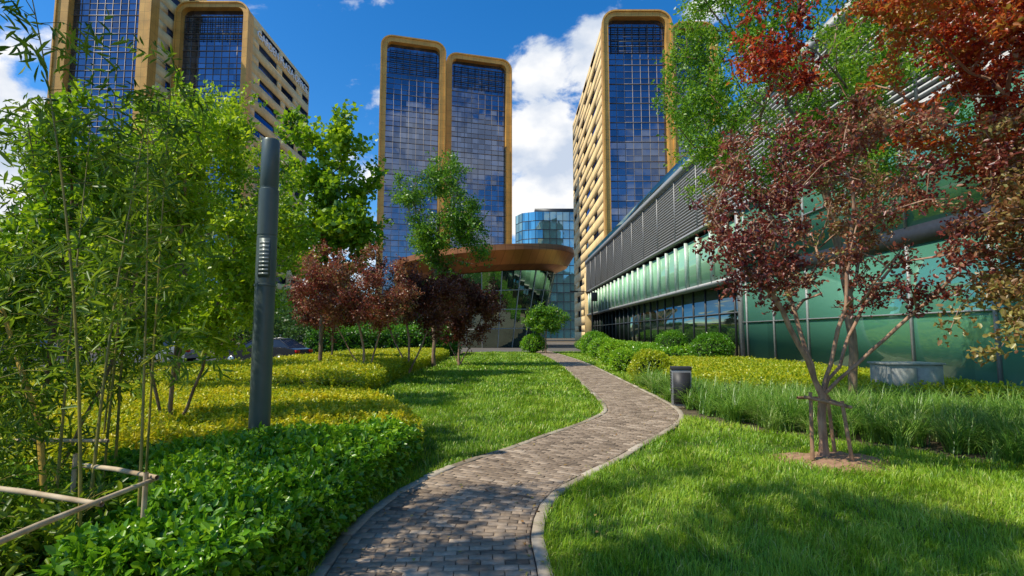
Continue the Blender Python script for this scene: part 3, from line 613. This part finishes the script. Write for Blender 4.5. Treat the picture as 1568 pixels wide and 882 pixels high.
# ------------------------------------------------------------------ lamp column
def lathe(name,prof,mat,parent,n=32,c=(0,0)):
    V=[];F=[]
    for (rr,z) in prof:
        for j in range(n):
            a=2*math.pi*j/n; V.append((c[0]+rr*math.cos(a),c[1]+rr*math.sin(a),z))
    for i in range(len(prof)-1):
        for j in range(n): F.append([i*n+j,i*n+(j+1)%n,(i+1)*n+(j+1)%n,(i+1)*n+j])
    F.append(list(range((len(prof)-1)*n,len(prof)*n)))
    o=mesh_py(name,V,F,mat,parent,True)
    m=o.modifiers.new('e','EDGE_SPLIT'); m.split_angle=math.radians(35)
    return o
lc=empty('lamp_column',(-3.06,6.45,0))
lathe('shaft',[(.16,0),(.16,.05),(.125,.06),(.12,1.0),(.118,2.28),(.126,2.285),(.126,2.31),(.118,2.315),(.118,2.9),(.112,2.905),(.112,2.92),(.118,2.925),(.118,3.5),(.104,3.51),(.104,3.54),(.110,3.55),(.108,4.12),(.095,4.15),(.03,4.155)],M_ped,lc)
M_lens=plain('lamp_lens',(.32,.36,.34),.25,.1)
slots=[]
for k in range(9):
    z=2.42+k*.048
    slots.append((-.03,.085,-.1225,-.09,z,z+.022))
boxes('louvre_slots',slots,M_lens,lc)
boxes('door_plate',[(-.04,.09,-.1205,-.09,2.39,2.87)],M_ped,lc)

bl=empty('bollard_light',(3.98,12.45,0),math.radians(-12))
M_bol=plain('bollard_grey',(.22,.225,.23),.5,.2); M_bold=plain('bollard_dark',(.03,.03,.033),.5)
boxes('body',[(-.22,.22,-.16,.16,.02,.86)],M_bol,bl,.008)
boxes('cap',[(-.235,.235,-.175,.175,.862,.93)],M_bold,bl,.006)
boxes('front_panel',[(-.19,.19,-.175,-.163,.08,.80)],M_bold,bl)
boxes('side_louvres',[(-.235,-.223,-.13,.13,.3+i*.06,.33+i*.06) for i in range(9)],M_bold,bl)
boxes('plinth',[(-.25,.25,-.19,.19,-.02,.018)],M_kerb,bl)

cb=empty('utility_cabinet',(9.7,13.0,0)); M_cab=plain('cabinet_grey',(.30,.31,.28),.6)
boxes('body',[(-.65,.65,-.35,.35,.1,.95)],M_cab,cb,.015); boxes('base',[(-.62,.62,-.32,.32,-.02,.1)],M_bold,cb)
boxes('doors',[(-.60,-.02,-.365,-.352,.16,.88),(.02,.60,-.365,-.352,.16,.88)],M_cab,cb); boxes('lid',[(-.69,.69,-.39,.39,.952,1.0)],M_cab,cb,.01)

sp=empty('street_lamp',(6.9,45,0)); M_blk=plain('black_metal',(.02,.02,.022),.4,.5)
lathe('pole',[(.14,0),(.14,.3),(.09,.35),(.07,3),(.06,5.4),(.02,5.42)],M_blk,sp,16)
tubes('arm',[([(0,0,5.25),(-.9,0,5.35),(-1.55,0,5.35)],[.04,.035,.03])],M_blk,sp)
boxes('lamp_head',[(-1.9,-1.2,-.16,.16,5.28,5.4),(-.05,.45,-.2,.2,4.5,5.25)],M_blk,sp,.02)

# ------------------------------------------------------------------ towers
def outline(W,H,r,t=0,n=8):
    x0,x1=t,W-t;zt=H-t;rr=max(.3,r-t)
    P=[(x0,0)]
    for k in range(n+1):
        a=math.pi-k/n*math.pi/2; P.append((x0+rr+rr*math.cos(a),zt-rr+rr*math.sin(a)))
    for k in range(n+1):
        a=math.pi/2-k/n*math.pi/2; P.append((x1-rr+rr*math.cos(a),zt-rr+rr*math.sin(a)))
    P.append((x1,0)); return P
def leaf_tower(parent,ox,oy,W,D,H,r,fh=3.6,t=1.2,rec=1.3,seed=0,rad=2.4,pane=1.45,solid=(1.5,3.5),win=(5,10)):
    A=outline(W,H,rad); B=outline(W,H,rad,t); n=len(A)
    V=[(ox+x,oy,z) for x,z in A]+[(ox+x,oy,z) for x,z in B]+[(ox+x,oy+rec,z) for x,z in B]+[(ox+x,oy+2.2,z) for x,z in A]
    F=[]
    for i in range(n-1):
        F+= [[i,i+1,n+i+1,n+i],[n+i,n+i+1,2*n+i+1,2*n+i],[i+1,i,3*n+i,3*n+i+1]]
    mesh_py('gold_frame',V,F,M_gold,parent)
    A2=outline(W+.3,H+.15,rad+.15);A3=outline(W-.3,H-.15,rad-.15)
    V=[(ox-.15+x,oy-.25,z) for x,z in A2]+[(ox+.15+x,oy-.25,z) for x,z in A3]+[(ox+.15+x,oy+.0-.003,z) for x,z in A3]+[(ox-.15+x,oy+.6,z) for x,z in A2]
    F=[]
    for i in range(n-1): F+= [[i,i+1,n+i+1,n+i],[n+i,n+i+1,2*n+i+1,2*n+i],[i+1,i,3*n+i,3*n+i+1]]
    mesh_py('frame_lip',V,F,M_gold,parent)
    V=[(ox+x,oy+rec-.02,z) for x,z in B]; mesh_py('front_glass',V,[list(range(len(V)))[::-1]],M_blue,parent)
    bx=[];x0=ox+t;x1=ox+W-t;k=int((x1-x0)/pane); 
    for i in range(1,k): 
        xx=x0+(x1-x0)*i/k; bx.append((xx-.035,xx+.035,oy+rec-.14,oy+rec-.023,0,H-t-.9))
    bm=[]
    nf=int((H-t-1)/fh)
    for j in range(1,nf+1):
        z=j*fh; bm.append((x0+.01,x1-.01,oy+rec-.17,oy+rec-.025,z-.06,z+.06)); 
        for q in (.3,.65):
            if z+fh*q<H-t-1: bm.append((x0+.01,x1-.01,oy+rec-.12,oy+rec-.026,z+fh*q-.03,z+fh*q+.03))
    boxes('vertical_mullions',bx,M_mull,parent); boxes('horizontal_mullions',bm,M_mull,parent)
    zt=H-t-.6
    boxes('top_lattice',[(x0+.6,x1-.6,oy+rec-.5,oy+rec-.42,zt-5.6+q*.9,zt-5.6+q*.9+.12) for q in range(6)]+[(x0+.6+q*(x1-x0-1.3)/7,x0+.7+q*(x1-x0-1.3)/7,oy+rec-.40,oy+rec-.3,zt-5.8,zt-.6) for q in range(8)],M_mulld,parent)
    i0=1;i1=n-2
    V=[(ox+x,oy+2.2,z) for x,z in A[i0:i1+1]]+[(ox+x,oy+D,z) for x,z in A[i0:i1+1]]; m=i1-i0+1
    F=[[i+1,i,m+i,m+i+1] for i in range(m-1)]
    mesh_py('roof_shell',V,F,M_stone,parent)
    V=[(ox+x,oy+D,z) for x,z in A]; mesh_py('rear_wall',V,[list(range(n))],M_stone,parent)
    ztop=H-rad; nf=int(ztop/fh)
    boxes('glazed_core',[(ox+.25,ox+W-.25,oy+2.2,oy+D-.02,0,ztop)],M_slot,parent)
    L_=[]
    for side in (0,1):
        xa,xb=(ox,ox+.24) if side==0 else (ox+W-.24,ox+W)
        for j in range(nf+1):
            z0=j*fh; z1=min(z0+2.1,ztop)
            if z0>=ztop: break
            L_.append((xa,xb,oy+2.2,oy+D-.03,z0,z1))
            if z1>=ztop: continue
            z2=min(z0+fh,ztop); y=oy+2.2; c=True; y2=y+r.uniform(solid[0],solid[1]); 
            while y<oy+D-.03:
                y2=min(y2,oy+D-.03)
                if c: L_.append((xa,xb,y,y2,z1,z2))
                y=y2; c=not c; y2=y+(r.uniform(*solid) if c else r.uniform(*win))
    boxes('side_cladding',L_,M_stone,parent)
r=R(81)
tw=empty('office_tower',(-28.3,108.3,0),math.radians(15))
leaf_tower(tw,0,0,13.9,14,66.5,r); leaf_tower(tw,14.6,2.6,15.2,14,66,r)
boxes('link_core',[(13.4,15.2,5,12,0,63)],M_mulld,tw)
tl=empty('office_tower',(-66.3,98,0)); 
leaf_tower(tl,0,0,14.3,31,67,r,t=1.0); leaf_tower(tl,-18.2,-6,17.6,25,76,r,t=2.2)
tr=empty('office_tower',(16.4,90,0))
leaf_tower(tr,0,0,12.4,47,60,r,t=1.0,solid=(5,8),win=(4,7)); leaf_tower(tr,12.8,2,8.5,40,59,r,t=1.0)
tx=bpy.data.curves.new('letters','FONT'); tx.body='GARDEN PLAZA OFFICE'; tx.size=2.4; tx.extrude=.12
to=bpy.data.objects.new('sign_letters',tx); tx.materials.append(plain('white_letter',(.8,.8,.8),.5)); link(to,tl); to.location=(14.45,3.5,62.0); to.rotation_euler=(math.radians(90),0,math.radians(90))
refl_tower=empty('office_tower',(72,-90,0)); leaf_tower(refl_tower,0,0,18,70,46,r,solid=(3,5),win=(5,9))  # unseen tower behind the camera, added to reflect in the centre tower glass

db=empty('distant_glass_building',(0,200,0))
P=[(1.5,8),(4,2.5),(9,0),(12,0),(25,1),(33,3),(33,30),(2,30)]; H=49
V=[(x,y,0) for x,y in P]+[(x,y,H) for x,y in P]; n=len(P)
mesh_py('glass_body',V,[[i,(i+1)%n,n+(i+1)%n,n+i] for i in range(n)]+[list(range(n,2*n))],M_far,db)
Q=[]
for k in range(1,14):
    z=k*3.5
    for i in range(5):
        Q.append(([(P[i][0],P[i][1]-.08,z),(P[i+1][0],P[i+1][1]-.08,z)],[.14,.14]))
for i in range(5):
    a=np.array(P[i]);b_=np.array(P[i+1]); m=max(1,int(np.linalg.norm(b_-a)/2.5))
    for j in range(m): q=a+(b_-a)*j/m; Q.append(([(q[0],q[1]-.08,0),(q[0],q[1]-.08,H)],[.09,.09]))
tubes('mullions',Q,M_mulld,db,n=4,smooth=False)
boxes('roof_crown',[(9,25,3,20,H,H+2)],M_mulld,db)

# ------------------------------------------------------------------ podium building on the right
pb=empty('podium_building',(12.5,0,0)); ZT=14.0; Y0,Y1,YS=4.0,88.0,28.8
boxes('core_volume',[(1.2,24,YS,Y1-.1,4.9,ZT-.1),(.35,24,Y0,YS-.02,0,ZT-.1)],M_mulld,pb)
boxes('ground_floor_core',[(2.4,24,YS+.02,Y1-.1,0,4.88)],M_mulld,pb)
def wallplane(name,x,y0,y1,z0,z1,mat): return boxes(name,[(x,x+.05,y0,y1,z0,z1)],mat,pb)
wallplane('ground_glass',.9,YS+.05,Y1,.15,4.75,M_darkglass)
wallplane('upper_glass',.32,YS+.05,Y1,5.0,8.25,M_greenp)
wallplane('near_glass_lower',.22,Y0,YS,.12,4.5,M_green)
wallplane('near_glass_upper',.22,Y0,YS,5.1,8.6,M_green)
boxes('spandrel',[(.16,.3,Y0,YS,4.5,5.1)],M_mulld,pb)
boxes('floor_slab_edge',[(.1,1.3,YS+.02,Y1,4.76,4.98)],M_silver,pb)
bx=[]
y=YS+2.4
while y<Y1: bx.append((.78,.9,y-.04,y+.04,.15,4.75)); y+=2.4
boxes('ground_mullions',bx+[(.8,.9,YS+.05,Y1,2.9,3.0)],M_mulld,pb)
bx=[];y=YS+1.6
while y<Y1: bx.append((.02,.32,y-.06,y+.06,5.0,8.25)); y+=2.4
M_fin=plain('pale_fin',(.5,.6,.5),.4,.1)
boxes('glass_fins',bx,M_fin,pb)
bx=[];y=Y0+1
while y<YS+.1: bx.append((.12,.22,y-.03,y+.03,.12,4.49));bx.append((.12,.22,y-.03,y+.03,5.11,8.6)); y+=2.9
boxes('near_mullions',bx+[(.14,.22,Y0,YS,6.8,6.86),(.14,.22,Y0,YS,2.3,2.35)],M_silver,pb)
boxes('corner_post',[(.0,.35,YS-.12,YS+.12,0,8.6)],M_silver,pb)
bx=[];z=8.75
while z<13.4: bx.append((.05,.30,Y0,Y1,z,z+.09)); z+=.22
boxes('louvre_slats',bx,M_silver,pb)
bx=[];y=Y0+2
while y<Y1: bx.append((-.02,.045,y-.04,y+.04,8.65,13.45)); y+=4.8
boxes('louvre_posts',bx,M_silver,pb)
boxes('louvre_backing',[(.42,.5,Y0,Y1,8.65,13.4)],M_mulld,pb)
boxes('parapet_cap',[(-.15,.9,Y0,Y1,13.46,13.9),(-.05,.5,Y0,Y1,8.6,8.74)],M_silver,pb)
boxes('glass_balustrade',[(.4,.44,YS,Y1,13.9,15.0)],M_darkglass,pb)
boxes('stone_end_wall',[(-.1,3.9,Y1,Y1+1.2,0,12)],M_stone,pb)
boxes('plinth',[(.0,1.0,Y0,Y1,-.02,.12)],M_kerb,pb)
sheet('terrace_paving',[(12.0,28),(14.8,28),(14.8,88),(12.0,88)],.01,M_plaza)

# ------------------------------------------------------------------ lobby pavilion
lb=empty('lobby_pavilion',(-3.6,70,0)); n=72
def ell(rx,ry,z,tilt=0): return [(rx*math.cos(2*math.pi*j/n),ry*math.sin(2*math.pi*j/n),z+tilt*rx*math.cos(2*math.pi*j/n)) for j in range(n)]
rings=[ell(9.2,8,9.0,.08),ell(11.0,9.4,9.6,.08),ell(12.0,10.2,11.2,.08),ell(11.9,10.1,11.9,.08),ell(11.4,9.7,11.95,.08),ell(10.8,9.2,11.3,.08)]
V=sum(rings,[]); F=[[i*n+j,i*n+(j+1)%n,(i+1)*n+(j+1)%n,(i+1)*n+j] for i in range(len(rings)-1) for j in range(n)]+[list(range(len(V)-n,len(V)))]+[list(range(n))[::-1]]
mesh_py('copper_canopy',V,F,M_copper,lb,False)
a=ell(7.2,6.2,0);b_=ell(9.3,8.1,8.98,.08)
mesh_py('glass_wall',a+b_,[[j,(j+1)%n,n+(j+1)%n,n+j] for j in range(n)],M_darkglass,lb)
Q=[]
for j in range(0,n,3): Q.append(([tuple(c*1.01 if k<2 else c for k,c in enumerate(a[j])),tuple(c*1.01 if k<2 else c for k,c in enumerate(b_[j]))],[.06,.06]))
for t in (.25,.5,.75):
    P=[tuple((a[j%n][k]*(1-t)+b_[j%n][k]*t)*(1.01 if k<2 else 1) for k in range(3)) for j in range(n+1)]; Q.append((P,[.05]*(n+1)))
tubes('mullions',Q,M_silver,lb,n=6)

# ------------------------------------------------------------------ parked cars
def car(name,loc,rz,col):
    e=empty(name,loc,rz); M=noisemat('car_paint',tuple(c*.9 for c in col),col,rough=.18,metal=.4,spec=.6)
    G=noisemat('car_glass',(.01,.012,.014),(.015,.018,.02),rough=.05,spec=.8)
    prof=[(-2.3,.32),(-2.33,.6),(-2.25,.86),(-1.75,.97),(-1.0,1.0),(.0,1.0),(1.0,.98),(1.75,.86),(2.2,.7),(2.32,.5),(2.25,.28)]
    V=[];n=len(prof)
    for yy,s in ((-.88,.97),(-.80,1.0),(.80,1.0),(.88,.97)):
        for x,z in prof: V.append((x*(1 if abs(yy)<.85 else .985),yy,.3+(z-.3)*(s if abs(yy)<.85 else .95)))
    F=[list(range(n))]+[[k*n+i,(k+1)*n+i,(k+1)*n+(i+1)%n,k*n+(i+1)%n] for k in range(3) for i in range(n)]+[list(range(3*n,4*n))[::-1]]
    mesh_py('body',V,F,M,e)
    cab=[(-1.95,.93),(-1.2,1.38),(-.5,1.45),(.2,1.42),(1.15,.95)]
    V=[]
    for yy in (-.76,.76):
        for x,z in cab: V.append((x,yy*(1-.25*(z-.93)/.5),z))
    F=[[0,1,2,3,4],[9,8,7,6,5]]+[[i,5+i,5+(i+1)%5,(i+1)%5] for i in range(5)]
    mesh_py('glasshouse',V,F,G,e)
    V=[(x,yy*.57,z+.012) for yy in (-1,1) for x,z in [(-1.2,1.385),(-.5,1.455),(.2,1.425)]]
    mesh_py('roof',V,[[0,1,4,3],[1,2,5,4]],M,e)
    T=[([(-.3,s*.70,.98),(-.3,s*.60,1.44)],[.03,.03]) for s in (-1,1)]+[([(-1.9,s*.75,.95),(-1.2,s*.60,1.39),(-.5,s*.575,1.46),(.2,s*.58,1.43),(1.15,s*.75,.96)],[.03]*5) for s in (-1,1)]
    tubes('pillars',T,M,e)
    Rb=plain('tyre_rubber',(.02,.02,.02),.9); Al=plain('alloy',(.5,.5,.5),.3,.8)
    W=[];W2=[]
    for x in (-1.4,1.4):
        for s in (-1,1):
            W.append(([(x,s*.68,.32),(x,s*.69,.32),(x,s*.89,.32),(x,s*.90,.32)],[.02,.32,.32,.2])); W2.append(([(x,s*.895,.32),(x,s*.915,.32),(x,s*.916,.32)],[.2,.19,.02]))
    tubes('tyres',W,Rb,e,n=20); tubes('wheel_rims',W2,Al,e,n=14)
    boxes('tail_lights',[(-2.34,-2.1,-.86,-.5,.68,.82),(-2.34,-2.1,.5,.86,.68,.82)],plain('tail_red',(.6,.01,.01),.2),e,.01)
    boxes('head_lights',[(2.1,2.3,-.84,-.5,.6,.72),(2.1,2.3,.5,.84,.6,.72)],plain('head_clear',(.7,.7,.7),.1),e,.01)
car('parked_car',(-13.6,29,0),math.radians(172),(.02,.022,.03)); car('parked_car',(-20.5,30.5,0),math.radians(175),(.35,.36,.38)); car('parked_car',(-27,30,0),math.radians(178),(.05,.05,.06))
print('done',sum(len(o.data.polygons) for o in bpy.data.objects if o.type=='MESH'))
